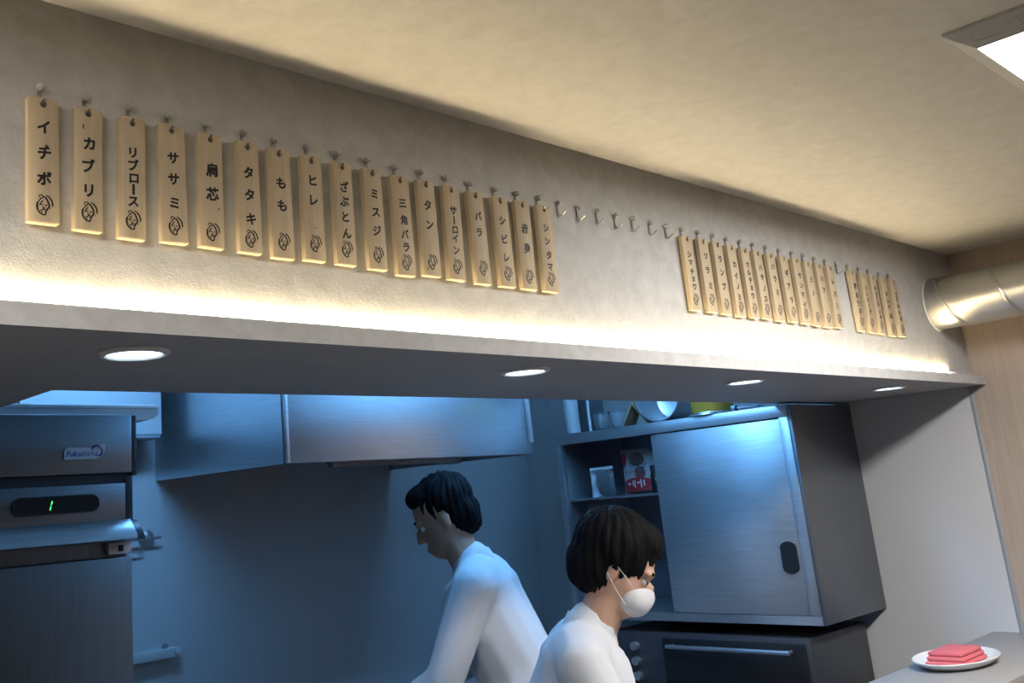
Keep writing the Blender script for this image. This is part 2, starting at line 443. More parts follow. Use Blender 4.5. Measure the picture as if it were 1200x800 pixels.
_gl = {}
def glyph(ch, off=0.028):
    if (ch, off) in _gl: return _gl[(ch, off)]
    cu = bpy.data.curves.new('glyph', 'FONT'); cu.body = ch; cu.size = 1; cu.resolution_u = 2; cu.offset = off
    o = bpy.data.objects.new('glyph', cu); C.objects.link(o)
    dg = bpy.context.evaluated_depsgraph_get()
    m = bpy.data.meshes.new_from_object(o.evaluated_get(dg))
    vs = [(v.co.x, v.co.y) for v in m.vertices]; fs = [list(p.vertices) for p in m.polygons]
    xs = [v[0] for v in vs]; ys = [v[1] for v in vs]
    bpy.data.objects.remove(o); bpy.data.curves.remove(cu); bpy.data.meshes.remove(m)
    _gl[(ch, off)] = (vs, fs, min(xs), max(xs), min(ys), max(ys))
    return _gl[(ch, off)]
def add_text_flat(mb, ch, size, place, centre=True, shear=0.10, rot90=False, off=0.028, cx=None):
    """add one glyph; place(x, y) gives the 3-D point, the glyph box is centred"""
    vs, fs, x0, x1, y0, y1 = glyph(ch, off)
    ox = (x0+x1)/2; oy = (y0+y1)/2 if centre else 0
    out = []
    for (x, y) in vs:
        a, b = (x-ox)*size, (y-oy)*size
        if rot90: a, b = -b*1.25, a
        else: b += shear*a
        out.append(place(a, b))
    mb.add(out, fs)

EMB = [([(215,430),(180,470),(172,540),(185,600),(225,655),(290,695),(340,690),(350,650),(345,610)], 24),
       ([(218,360),(225,315),(270,300),(312,325),(290,352),(255,365),(235,400),(215,430)], 17),
       ([(305,330),(350,350),(378,390),(400,440),(420,490),(415,530),(375,580),(365,615)], 26),
       ([(360,298),(415,325),(450,365),(475,415),(487,470),(482,512)], 24),
       ([(452,545),(440,578)], 14), ([(292,405),(265,450),(235,492)], 20), ([(228,500),(298,495)], 24),
       ([(340,502),(375,490)], 28), ([(285,540),(335,552)], 26), ([(272,602),(305,575),(350,600)], 26),
       ([(238,605),(278,642)], 26), ([(205,470),(198,540),(210,590)], 10)]
def emblem(mb, place, k):
    for pts, wd in EMB:
        P = [Vector(((x-330)*k, -(y-497)*k)) for x, y in pts]; hw = wd*k/2*1.45
        vs = []
        for i, p in enumerate(P):
            tdir = (P[min(i+1,len(P)-1)]-P[max(i-1,0)]).normalized(); nn = Vector((-tdir.y, tdir.x))
            q = hw*(0.55 if i in (0, len(P)-1) else 1.0)
            e = tdir*(-hw*.5 if i == 0 else (hw*.5 if i == len(P)-1 else 0))
            vs += [place(*(p+e+nn*q)), place(*(p+e-nn*q))]
        mb.add(vs, [(2*i, 2*i+1, 2*i+3, 2*i+2) for i in range(len(P)-1)])

# text, ball x/y, top y, bottom y, glyph heights along the board, emblem place, glyph size mm
TAGS = [
 ('イチボ',48.3,101.6,120.3,268.3,(.24,.45,.65),.86,17.5), ('カブリ',100.6,113.5,129.5,275,(.30,.48,.68),.85,17.5),
 ('リブロース',151.8,125,140.4,284,(.30,.40,.51,.60,.70),.85,15.5), ('サササミ'[1:],197.5,134,149,287.6,(.29,.47,.67),.86,17),
 ('肩芯',242.5,144.8,158.3,292.6,(.325,.535),.865,19), ('タタキ',285.6,154.5,169,299.8,(.285,.485,.70),.875,17.5),
 ('もも',322.4,163,179,307.8,(.32,.525),.85,18), ('ヒレ',360.2,171.5,185,308.2,(.24,.43),.84,18),
 ('ざぶとん',396.3,179,193.8,314.5,(.245,.39,.54,.70),.85,17), ('ミスジ',431.2,187,200.5,318.8,(.255,.44,.62),.855,17),
 ('三角バラ',463.8,195.5,210,326.8,(.28,.45,.59,.72),.87,15.5), ('タン',494,201,214.3,326.3,(.265,.47),.855,17.5),
 ('サーロイン',523.8,207.5,220,330.5,(.27,.375,.475,.565,.69),.86,15.5), ('バラ',551.8,214.5,226.8,335,(.27,.45),.83,16.5),
 ('シビレ',580.8,221,233,338,(.27,.475,.68),.855,17), ('赤身',606.8,226,237,340,(.32,.54),.86,18.5),
 ('シンタマ',632,231.5,241.3,342,(.265,.42,.58,.72),.855,16),
 ('シマチョウ',799.7,268,278,364.8,(.255,.37,.49,.585,.685),.855,15.5), ('ツラミ',818.8,271.5,282,367.6,(.24,.435,.645),.83,16.5),
 ('ランプ',835.7,275.5,285.6,369.6,(.245,.43,.62),.865,17), ('カイノミ',852,279.3,288.8,372,(.275,.435,.585,.735),.87,16),
 ('マルチョウ',867.8,282.8,293,374,(.255,.36,.47,.58,.69),.87,15.5), ('ハチノス',882.8,286.2,296,375,(.255,.395,.56,.715),.865,16),
 ('ハラミ',898.1,289.3,298.4,377.5,(.205,.385,.58),.84,16.5), ('ギアラ',913.5,292.8,302.8,379,(.26,.465,.675),.85,17),
 ('センマイ',928.4,295.5,305,381,(.26,.42,.565,.71),.85,16), ('ミノ',941.8,299,308,382.9,(.29,.495),.865,16.5),
 ('ハツ',954.9,302,311.6,385.3,(.245,.42),.86,16.5), ('レバー',967.9,304.7,313.7,385.3,(.255,.46,.65),.86,17),
 ('和牛餃子',993.8,310,319,389.4,(.265,.425,.555,.69),.85,17), ('ハンバーグ',1006.9,313.5,322.5,391.5,(.26,.355,.45,.56,.655),.835,15),
 ('牛すじ煮込み',1018.1,316,324.4,392.8,(.235,.33,.41,.505,.615,.71),.85,14.5), ('キムチ鍋',1030.7,319.5,326.8,394,(.28,.395,.505,.66),.87,16.5),
 ('ゴマサラダ',1041.9,321.5,330,396,(.265,.37,.48,.595,.695),.87,15.5)]
KNOTS = {0: [(.004,.40,.0028,.0036)], 1: [(-.008,.17,.0012,.004)], 3: [(-.004,.70,.0012,.003)], 7: [(.001,.69,.0014,.0014)],
         11: [(-.013,.93,.0016,.0026)], 16: [(-.005,.40,.0012,.005)], 4: [(.012,.66,.0012,.002)], 6: [(-.010,.36,.001,.001)]}
ROMAJI = 'ichibo kaburi riburosu sasami katashin tataki momo hire zabuton misuji sankaku-bara tan saroin bara shibire akami shintama shimacho tsurami ranpu kainomi marucho hachinosu harami giara senmai mino hatsu reba wagyu-gyoza hanbagu gyusuji-nikomi kimuchi-nabe goma-sarada'.split()
ORD = 'first second third fourth fifth sixth seventh eighth ninth tenth eleventh twelfth thirteenth fourteenth fifteenth sixteenth seventeenth'.split()
def place(i):
    k, grp = (i, 'left') if i < 17 else ((i-17, 'middle') if i < 29 else (i-29, 'right'))
    return ORD[k] + ' from left in the ' + grp + ' row'
FRONT = WALL_Y - 0.0038 - TAG_T
for i, (txt, bx, by, ty, by2, pos, ep, gs) in enumerate(TAGS):
    b = F_onY(bx, by, WALL_Y-.008)
    hook(b.x, b.z, 'round-headed steel wall hook holding the tag reading ' + ROMAJI[i], 'wall hooks holding menu tags')
    # hole hangs on the hook; heights surveyed on the front plane
    zt = F_onY(bx+5, ty, FRONT).z; zb = F_onY(bx+9, by2, FRONT).z
    hgt = min(max(zt-zb, .176), .188)
    hz = b.z - .0305 + HOLE_R - .0006
    hz = max(min(zt-.0105, hz+.003), hz-.003)
    t = empty('menu_tag', (b.x+.0003, WALL_Y-.0038, hz)); tag(t, 'pine menu tag reading ' + ROMAJI[i] + ' in Japanese script, ' + place(i), 'menu tag', 'wooden menu tags along the bulkhead')
    t.rotation_euler = (R(random.uniform(-.25,.25)), R(random.uniform(-1.0,1.0)) if i < 17 else R(random.uniform(-.5,.5)), 0)
    bd = tag_board(hgt, TAG_W + random.uniform(-.0012,.0012)).build('board', M['tag'], t)
    yf = -TAG_T - .0002
    for ch, p in zip(txt, pos):
        lt = MB(); zc = .0105 - p*hgt; jx = random.uniform(-.0012,.0012)
        add_text_flat(lt, ch, gs*.00118, lambda a, q: (a+jx+.0006, yf, q+zc), rot90=(ch == 'ー'), off=.03 if ch not in '餃煮込鍋' else .018)
        if ch not in '餃煮込鍋': add_text_flat(lt, ch, gs*.00118, lambda a, q: (a+jx+.0010, yf-.0001, q+zc-.0004), rot90=(ch == 'ー'), off=.03)
        lt.build('character', M['ink'], t)
    em = MB(); zc = .0105 - ep*hgt
    emblem(em, lambda a, q: (a+.0008, yf, q+zc), .0000695)
    e = em.build('face_emblem', M['ink'], t); e['label'] = 'small black line drawn face emblem'
    for (kx, kp, ra, rb) in KNOTS.get(i, []):
        k = MB(); zc = .0105 - kp*hgt
        k.add([(kx+ra*math.cos(j*PI/5), yf+.0001, zc+rb*math.sin(j*PI/5)) for j in range(10)], [tuple(range(10))])
        k.build('wood_knot', M['knot'], t)
ordn = ['first','second','third','fourth','fifth','sixth','seventh']
for i, (hx, hy) in enumerate(((655.9,237.2),(678.5,242.5),(701.2,246.5),(722.5,252),(742.6,255.5),(762.8,260.3),(782,264.5))):
    b = F_onY(hx, hy, WALL_Y-.008)
    hook(b.x, b.z, ordn[i] + ' bare wall hook right of the tag reading shintama', 'bare wall hooks')
b = F_onY(981.2, 308.8, WALL_Y-.008)
hook(b.x, b.z, 'bare wall hook between the tags reading reba and wagyu-gyoza', 'bare wall hooks')

# ------------------------------------------------------------------ kitchen lamp (hidden above the bulkhead)
def kitchen_lamp(x, y, lx, ly, label):
    t = empty('kitchen_lamp', (x, y, CEIL_Z)); tag(t, label, 'ceiling lamp')
    MB().bbox(-lx/2, lx/2, -ly/2, ly/2, -.05, -.0005, .006).build('housing', M['white'], t)
    MB().bbox(-lx/2+.02, lx/2-.02, -ly/2+.02, ly/2-.02, -.075, -.0505, .01).build('diffuser', M['kit'], t)
kitchen_lamp(1.42, 2.76, .7, .16, 'cool white ceiling lamp over the kitchen beside the refrigerator')
kitchen_lamp(2.70, 2.12, 1.0, .22, 'unseen cool white lamp added over the kitchen before the range hood')  # extra unseen lamp, added to brighten the cabinet door and hood

# ------------------------------------------------------------------ refrigerator
FX0, FX1, FY = 0.60, 1.327, 2.60
t = empty('refrigerator', ((FX0+FX1)/2, (FY+BACK_Y)/2, 0)); tag(t, 'tall stainless commercial refrigerator with green digit display and badge', 'refrigerator')
def fp(mb, name, mat): return local(mb.build(name, mat, t), t.location)
z = lambda r: CAM_Z + r
fp(MB().box(FX0, FX1-.012, FY+.045, 3.32, .12, z(.312)), 'body', M['fridge'])
fp(MB().bbox(FX0, FX1-.012, FY, FY+.043, z(.155), z(.315), .004), 'top_panel', M['fridge'])
fp(MB().bbox(FX1-.0115, FX1+.004, FY+.003, FY+.06, z(.148), z(.314), .003), 'edge_strip', M['dark'])
fp(MB().box(FX0, FX1-.010, FY+.016, FY+.044, z(.1285), z(.1545)), 'dark_groove', M['dark'])
cp = fp(MB().bbox(FX0, FX1-.030, FY+.006, FY+.044, z(.026), z(.128), .003), 'control_panel', M['fridge'])
fp(MB().bbox(FX1-.0295, FX1-.006, FY+.010, FY+.06, z(.026), z(.1475), .003), 'edge_strip', M['dark'])
lip = MB().prism([(FY+.044, z(.034)), (FY+.004, z(.030)), (FY-.038, z(-.012)), (FY-.040, z(-.022)), (FY-.032, z(-.026)), (FY+.044, z(-.018))], 'x', FX0, FX1-.018)
fp(lip, 'pull_lip', M['lip'])
fp(MB().prism([(FY+.05, z(.031)), (FY+.004, z(.026)), (FY-.040, z(-.014)), (FY-.042, z(-.026)), (FY+.05, z(-.022))], 'x', FX1-.0175, FX1+.002), 'lip_end', M['dark'])
fp(MB().box(FX0, FX1-.03, FY+.02, FY+.044, z(-.066), z(-.019)), 'gap_strip', M['steeldark'])
fp(MB().bbox(FX1-.085, FX1-.018, FY-.002, FY+.02, z(-.060), z(-.030), .002), 'hinge', M['steelpale'])
fp(MB().lathe([(.0,-.008),(.007,-.008),(.007,.008),(.0,.008)], 14, (FX1-.05, FY-.004, z(-.045))), 'hinge_pin', M['dark'])
fp(MB().bbox(FX0, FX1-.020, FY-.010, FY+.043, .16, z(-.0675), .005), 'door', M['fridgedoor'])
fp(MB().box(FX0+.03, FX1-.05, FY+.06, 3.25, .0, .12), 'plinth', M['dark'])
# display pill
pc = Vector((1.101, FY+.0055, z(.0785))); hw, hh = .118, .0235
def pill(hw, hh, n=10):
    return [(hw-hh + hh*math.cos(a), hh*math.sin(a)) for a in [(-.5+k/n)*PI for k in range(n+1)]] + [(-hw+hh + hh*math.cos(a), hh*math.sin(a)) for a in [(.5+k/n)*PI for k in range(n+1)]]
pm = MB().prism([(pc.x+a, pc.z+b2) for a, b2 in pill(hw, hh)], 'y', pc.y-.0006, pc.y-.005)
dpl = fp(pm, 'display', M['black'])
pm = MB().tube([(pc.x+a, pc.y-.005, pc.z+b2) for a, b2 in pill(hw-.002, hh-.002)], .0016, 6, closed=True)
o = pm.build('display_rim', M['dark'], dpl); local(o, t.location)
dg = MB()
for (q0, q1) in ((.001,.011),(-.012,-.002)):
    dg.add([(pc.x-.016+q0*.25-.0016, pc.y-.0056, pc.z+q0), (pc.x-.016+q0*.25+.0016, pc.y-.0056, pc.z+q0), (pc.x-.016+q1*.25+.0016, pc.y-.0056, pc.z+q1), (pc.x-.016+q1*.25-.0016, pc.y-.0056, pc.z+q1)], [(0,1,2,3)])
o = dg.build('lit_digit', M['led'], dpl); local(o, t.location); o['label'] = 'glowing green digit 1'
# badge
bc = Vector((1.178, FY-.0006, z(.2125)))
bp = [(-.060,-.0165),(.030,-.0165),(.045,-.010),(.054,.004),(.056,.020),(.050,.024),(.036,.021),(.028,.0145),(-.052,.0145),(-.060,.006)]
bdg = fp(MB().prism([(bc.x+a, bc.z+b2-.001) for a, b2 in bp], 'y', bc.y, bc.y-.004), 'badge', M['whiteenamel'])
tx = MB(); x = bc.x-.055
for k, ch in enumerate('Fukushima'):
    g = glyph(ch, .022 if k < 4 else 0.0)
    wd = (g[3]-g[2])*.0215
    add_text_flat(tx, ch, .0215, lambda a, q: (x+wd/2+a+q*.22, bc.y-.0044, bc.z-.010+q), centre=False, shear=0, off=.022 if k < 4 else 0.0)
    x += wd+.0012
o = tx.build('badge_lettering', M['badgeblue'], bdg); local(o, t.location)
sw = MB()
sw.tube([(bc.x+.030+.013*math.cos(a), bc.y-.0042, bc.z+.004+.013*math.sin(a)) for a in [R(20+k*18) for k in range(10)]], [.0006+.0024*math.sin(PI*k/9) for k in range(10)], 6)
sw.tube([(bc.x+.036+.011*math.cos(a), bc.y-.0042, bc.z+.004+.014*math.sin(a)) for a in [R(-120+k*18) for k in range(10)]], [.0006+.0022*math.sin(PI*k/9) for k in range(10)], 6)
o = sw.build('badge_swirl', M['badgeblue'], bdg); local(o, t.location)

# white tray on the refrigerator
t = empty('long_tray', (1.0, 2.82, z(.312)+.0005)); tag(t, 'long white round-edged tray lying on top of the refrigerator', 'tray')
tr = MB(); tr.prism([(-.45,.046),(-.45,.012),(-.43,.001),(.43,.001),(.452,.006),(.462,.018),(.464,.036),(.455,.044)], 'y', -.10, .12)
tr.build('tray_body', M['white'], t)
MB().bbox(-.44,.455,-.105,-.0995,.034,.046,.002).build('tray_rim', M['white'], t)

# white box on the back wall
t = empty('wall_box', (1.50, BACK_Y-.0005, z(.31))); tag(t, 'white rectangular wall box high on the kitchen wall beside the hood', 'wall box')
MB().bbox(-.255, .255, -.16, 0, 0.012, .36, .004).build('box_body', M['whiteenamel'], t)
MB().bbox(-.25, .25, -.155, -.004, 0, .0115, .002).build('box_base', M['trim'], t)

# towel rail with round flange
t = empty('wall_rail', (1.768, BACK_Y, z(-.034))); tag(t, 'steel wall rail with round flange beside the refrigerator', 'rail')
MB().lathe([(.031,-.0005),(.031,-.006),(.027,-.012),(.016,-.018),(.0,-.020)], 28, axis='y').build('flange', M['steelpale'], t)
MB().tube([(.045,-.030,.0),(-.30,-.030,.0)], .005, 10).build('rod', M['steel'], t)
MB().tube([(0,-.016,0),(0,-.030,0)], .006, 10).build('rod_stub', M['steel'], t)
MB().tube([(-.02,-.02,-.044),(-.30,-.02,-.044)], .003, 8).build('rod', M['steel'], t)
MB().tube([(-.02,-.020,-.044),(-.02,-.0005,-.044)], .003, 8).build('rod_stub', M['steel'], t)
# white bracket with bolt
t = empty('shelf_bracket', (1.74, BACK_Y, z(-.45))); tag(t, 'white shelf bracket with a bolt low on the kitchen wall', 'bracket')
MB().bbox(-.30,.142,-.035,-.0005,0,.034,.003).build('bracket_bar', M['white'], t)
MB().lathe([(.0,.0345),(.011,.0345),(.011,.047),(.006,.052),(0,.052)], 16, (.088,-.018,0)).build('bolt', M['steel'], t)
MB().lathe([(.011,-.0352),(.009,-.041),(0,-.043)], 16, (.125,0,.017), 'y').build('screw_cap', M['whiteenamel'], t)

# ------------------------------------------------------------------ range hood
HX0, HX1, HY, HZ0, HZ1 = 1.812, 2.965, 2.567, z(.162), z(.62)
t = empty('range_hood', ((HX0+HX1)/2, BACK_Y, HZ0)); tag(t, 'large stainless range hood hanging above the stove with baffle filters', 'range hood')
def hp(mb, name, mat): return local(mb.build(name, mat, t), t.location)
hp(MB().bbox(HX0+.004, HX1, HY, HY+.014, HZ0, HZ1, .003), 'front_panel', M['steel'])
hp(MB().prism([(BACK_Y-.0005, HZ0+.006),(BACK_Y-.0005, HZ1),(HY+.0145, HZ1),(HY+.0145, HZ0)], 'x', HX0, HX0+.012), 'side_panel', M['steel'])
hp(MB().prism([(BACK_Y-.0005, HZ0+.006),(BACK_Y-.0005, HZ1),(HY+.0145, HZ1),(HY+.0145, HZ0)], 'x', HX1-.012, HX1), 'side_panel', M['steel'])
hp(MB().box(HX0+.0125, HX1-.0125, HY+.015, BACK_Y-.001, HZ1-.02, HZ1), 'top_panel', M['steel'])
hp(MB().bbox(HX0+.002, HX0+.014, HY-.004, HY-.0005, HZ0, HZ1, .001), 'edge_fold', M['steelpale'])
hp(MB().bbox(HX1-.016, HX1-.001, HY-.016, HY-.0005, z(.205), HZ1, .002), 'corner_strip', M['steelpale'])
hp(MB().bbox(HX0+.0125, HX1-.0125, HY+.015, HY+.06, HZ0+.002, HZ0+.014, .002), 'grease_gutter', M['steeldark'])
# filter rack: slanted frame with baffles, each a piece
fx0, fx1 = 2.06, 2.58
fr = MB()
for (ya, za, yb, zb) in ((HY+.10, HZ0-.012, HY+.10, HZ0+.012), (HY+.50, HZ0+.20, HY+.50, HZ0+.224)):
    fr.box(fx0, fx1, ya-.012, ya+.012, za, zb)
for xx in (fx0, fx1-.014):
    fr.prism([(HY+.10, HZ0-.010),(HY+.10, HZ0+.010),(HY+.50, HZ0+.222),(HY+.50, HZ0+.202)], 'x', xx, xx+.014)
rack = hp(fr, 'filter_frame', M['steeldark'])
nb = 12
for k in range(nb):
    xx = fx0+.02+(fx1-fx0-.05)*k/(nb-1)
    bb = MB().prism([(xx-.014, 0),(xx-.008, .010),(xx+.008, .010),(xx+.014, 0),(xx+.010,-.002),(xx-.010,-.002)], 'y', 0, .42)
    o = bb.build('baffle', M['steel'], rack)
    o.data.transform(Matrix.Translation((0, HY+.115, HZ0-.002)) @ Matrix.Rotation(R(27), 4, 'X')); local(o, t.location)
hp(MB().bbox(2.60, 2.72, HY+.14, HY+.20, HZ0-.014, HZ0+.02, .004), 'hood_clip', M['steeldark'])

# ------------------------------------------------------------------ stainless wall cabinet
CX0, CX1, CY0, CY1, CZ0, CZ1 = 3.40, RIGHT_X-.0005, 1.722, 2.812, z(-.50), z(.250)
t = empty('wall_cabinet', ((CX0+CX1)/2, (CY0+CY1)/2, CZ0)); tag(t, 'stainless wall cabinet with a half open sliding door on the right kitchen wall', 'cabinet')
def cb(mb, name, mat, par=None): return local(mb.build(name, mat, par or t), t.location)
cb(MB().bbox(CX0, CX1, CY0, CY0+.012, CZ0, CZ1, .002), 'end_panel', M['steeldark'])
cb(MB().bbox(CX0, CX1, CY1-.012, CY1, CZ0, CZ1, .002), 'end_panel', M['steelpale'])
cb(MB().box(CX0+.03, CX1-.001, CY0+.0125, CY1-.0125, CZ1-.012, CZ1-.001), 'top_panel', M['steelpale'])
cb(MB().box(CX0+.002, CX1-.001, CY0+.0125, CY1-.0125, CZ0, CZ0+.03), 'bottom_panel', M['steel'])
cb(MB().box(CX1-.012, CX1-.001, CY0+.0125, CY1-.0125, CZ0+.031, CZ1-.013), 'back_panel', M['steeldark'])
cb(MB().bbox(CX0-.002, CX0+.028, CY0+.0125, CY1-.0125, z(.208), CZ1+.001, .002), 'top_rail', M['steelpale'])
cb(MB().bbox(CX0-.001, CX0+.028, CY0+.0125, CY0+.050, CZ0+.031, z(.2075), .002), 'stile', M['steelpale'])
cb(MB().bbox(CX0-.001, CX0+.028, CY1-.030, CY1-.0125, CZ0+.031, z(.2075), .002), 'stile', M['steelpale'])
cb(MB().box(CX0+.04, CX1-.013, CY0+.0135, CY1-.0135, z(-.03), z(-.022)), 'shelf', M['steel'])
d = cb(MB().bbox(CX0+.004, CX0+.014, CY0+.051, 2.30, CZ0+.032, z(.203), .002), 'sliding_door', M['steelpale'])
hd = MB().prism([(1.815+a*1.35, z(-.275)+b2) for a, b2 in [(y2, x2) for x2, y2 in pill(.055,.022)]], 'x', CX0-.003, CX0+.0035)
cb(hd, 'finger_pull', M['black'], d)
cb(MB().bbox(CX0+.016, CX0+.026, 1.80, 2.33, CZ0+.032, z(.203), .002), 'sliding_door', M['steelpale'])

# things on the cabinet top
TZ = CZ1+.0015
def on_cab(px, py, X):
    d = Vector(((px-475)/1162, -(py-311)/1162, -1.0)); d = cam.matrix_world.to_3x3() @ d
    return Vector((0,0,CAM_Z)) + d*(X/d.x)
t = empty('white_canister', (3.50, 2.745, TZ)); tag(t, 'white plastic canister at the far end of the cabinet top', 'canister')
MB().lathe([(.052,0),(.058,.004),(.060,.06),(.060,.17),(.052,.19),(.035,.20),(.035,.215)], 28).build('canister_body', M['white'], t)
MB().lathe([(.040,.2155),(.040,.24),(.036,.244),(0,.244)], 24).build('lid', M['white'], t)
t = empty('slim_box', (3.46, 2.64, TZ)); tag(t, 'slim grey box standing behind the clear cups', 'box')
MB().bbox(-.05,.05,-.03,.03,0,.20,.003).build('box_body', M['steeldark'], t)
MB().box(-.0506,-.0502,-.03,-.018,.0,.20).build('white_stripe', M['white'], t)
for k, (yy, xx, lab) in enumerate(((2.585, 3.445, 'clear plastic cup at the cabinet edge before the canister'), (2.50, 3.455, 'clear plastic cup at the cabinet edge nearest the cardboard'))):
    t = empty('clear_cup', (xx, yy, TZ)); tag(t, lab, 'cup', 'clear cups on the wall cabinet')
    MB().lathe([(.0,.0),(.028,.0),(.030,.002),(.036,.05),(.0385,.066),(.041,.068),(.039,.070),(.0345,.05),(.0285,.004),(0,.003)], 24).build('cup_body', M['glass'], t)
    MB().tube([(.0395*math.cos(a*PI/12), .0395*math.sin(a*PI/12), .069) for a in range(24)], .0018, 6, closed=True).build('cup_rim', M['glass'], t)
t = empty('cardboard_piece', (3.46, 2.415, TZ)); tag(t, 'bent piece of brown cardboard beside the steel pot', 'cardboard')
MB().prism([(-.075,.0),(-.068,.0),(-.005,.085),(.045,.003),(.052,.003),(-.003,.098)], 'x', -.03, .05).build('folded_sheet', M['card'], t)
# steel pot lying on its side, mouth toward the room
t = empty('steel_pot', (3.475, 2.275, TZ)); tag(t, 'steel pot lying on its side on the cabinet top', 'pot')
pr = MB().lathe([(0,.15),(.085,.15),(.098,.14),(.1,.0),(.103,-.003),(.1,-.006),(.097,.0),(.095,.136),(.083,.146),(0,.146)], 36, axis='x')
o = pr.build('pot_body', M['steelpale'], t); o.data.transform(Matrix.Translation((-.06,0,.1035)))
o = MB().tube([(-.0035-.06, .1005*math.cos(a*PI/18), .1035+.1005*math.sin(a*PI/18)) for a in range(36)], .0028, 6, closed=True).build('pot_rim', M['steelpale'], t)
# gold tin on a steel lid
t = empty('pot_lid', (3.475, 2.075, TZ)); tag(t, 'flat steel lid under the gold tin', 'lid')
MB().lathe([(.0,.0),(.090,.0),(.094,.003),(.090,.006),(0,.006)], 36).build('lid_disc', M['steelpale'], t)
MB().tube([(.093*math.cos(a*PI/18), .093*math.sin(a*PI/18), .003) for a in range(36)], .0022, 6, closed=True).build('lid_edge', M['steel'], t)
t = empty('gold_tin', (3.48, 2.075, TZ+.0065)); tag(t, 'round gold tin standing on a steel lid on the cabinet', 'tin')
MB().lathe([(.0,.0),(.078,.0),(.080,.003),(.080,.13),(.078,.133),(0,.133)], 36).build('tin_body', M['gold'], t)
MB().tube([(.080*math.cos(a*PI/18), .080*math.sin(a*PI/18), .004) for a in range(36)], .0025, 6, closed=True).build('tin_rim', M['steelpale'], t)
t = empty('kitchen_tongs', (3.43, 1.90, TZ)); tag(t, 'dark steel tongs lying at the near end of the cabinet top', 'tongs')
for s in (-1, 1):
    MB().tube([(0,.05,.012),(.006*s,.0,.012),(.012*s,-.05,.012),(.016*s,-.055,.010)], .004, 8).build('tong_arm', M['steeldark'], t)
MB().bbox(-.012,.012,.045,.065,.002,.022,.003).build('tong_hinge', M['steeldark'], t)

# packet and jar inside the open half
t = empty('food_packet', (3.58, 2.519, z(-.0215))); tag(t, 'white and red food packet inside the open cabinet', 'packet')
ys = [-.085,-.05,0,.05,.085]; zs = [0,.03,.075,.12,.16,.185]
vs = []; fs = []
for side in (-1, 1):
    for zi, zz in enumerate(zs):
        for yi, yy in enumerate(ys):
            th = .028*math.sin(PI*min(1,(yi+.0)/4))*math.sin(PI*min(1,max(0.02,zi/5.0)))*(1 if zz > 0 else .5)
            vs.append((side*th, yy*(1-.05*math.sin(PI*zi/5)), zz))
nv = len(ys)
for s in range(2):
    for zi in range(len(zs)-1):
        for yi in range(nv-1):
            a = s*len(zs)*nv + zi*nv + yi; fs.append((a, a+1, a+nv+1, a+nv))
vs_packet, fs_packet = list(vs), list(fs)
pk = MB().add(vs, fs, 0, True).build('packet_body', M['bagwhite'], t)
def decal(mb, pts, off):  # prints lie on the bulging front
    mb.add([(-.0305-off + .03*abs(y)/.085*abs(y)/.085, y, zz) for y, zz in pts], [tuple(range(len(pts)))])
q = MB()
for k in range(8):
    y0, y1 = -.075+k*.15/8, -.075+(k+1)*.15/8
    h0, h1 = .055+.014*math.sin(PI*k/8), .055+.014*math.sin(PI*(k+1)/8)
    decal(q, [(y0,.012),(y1,.012),(y1,h1),(y0,h0)], .0006)
q.build('red_band', M['bagred'], pk)
q = MB()
for (yy, zz, w2, h2) in ((-.035,.045,.003,.012),(-.022,.043,.003,.016),(-.010,.047,.006,.004),(.008,.043,.003,.016),(.018,.046,.003,.011),(.040,.044,.008,.004)):
    decal(q, [(yy-w2,zz-h2),(yy+w2,zz-h2),(yy+w2,zz+h2),(yy-w2,zz+h2)], .0012)
q.build('white_marks', M['white'], pk)
q = MB()
decal(q, [(-.020+.024*math.cos(a*PI/10), .088+.024*math.sin(a*PI/10)) for a in range(20)], .0008)
q.build('round_print', M['bagdark'], pk)
q = MB()
decal(q, [(-.010+.036*math.cos(a*PI/10), .143+.026*math.sin(a*PI/10)) for a in range(20)], .0006)
q.build('food_picture', M['bagdark'], pk)
q = MB(); decal(q, [(.078,.172),(.045,.176),(.040,.150),(.060,.118),(.076,.112)], .0005)
q.build('corner_print', M['bagred'], pk)
q = MB()
for k in range(6):
    y0 = .060-.011*k; decal(q, [(y0, .084+.006*math.sin(k*2.1)), (y0-.009, .090+.006*math.sin(k*2.1+1)), (y0-.009, .096+.006*math.sin(k*2.1+1)), (y0, .090+.006*math.sin(k*2.1))], .0009)
q.build('script_print', M['pink'], pk)
q = MB(); decal(q, [(-.020+.024*math.cos(PI+a*PI/10), .088+.024*math.sin(PI+a*PI/10)) for a in range(11)], .0011)
q.build('badge_print', M['bagred'], pk)
q = MB(); decal(q, [(-.010+.046*math.cos(a*PI/10), .128+.022*math.sin(a*PI/10)) for a in range(10, 21)], .0007)
q.build('bowl_print', M['trim'], pk)
t = empty('small_jar', (3.53, 2.402, z(-.0215))); tag(t, 'small dark jar with a gold star beside the packet', 'jar')
MB().lathe([(.0,0),(.024,0),(.026,.003),(.026,.075),(.022,.082),(.022,.088)], 24).build('jar_body', M['black'], t)
MB().lathe([(.024,.0885),(.024,.108),(.022,.110),(0,.110)], 24).build('jar_lid', M['dark'], t)
st = MB(); a0 = R(218)
pts = []
for k in range(10):
    rr = .011 if k % 2 == 0 else .0045
    u, v = rr*math.sin(k*PI/5), rr*math.cos(k*PI/5)
    aa = a0 - R(8) + u/.0264
    pts.append((.0266*math.cos(aa), .0266*math.sin(aa), .055+v))
ctr = (.0268*math.cos(a0-R(8)), .0268*math.sin(a0-R(8)), .055)
st.add(pts+[ctr], [(10, k, (k+1)%10) for k in range(10)])
st.build('gold_star', M['yellow'], t)
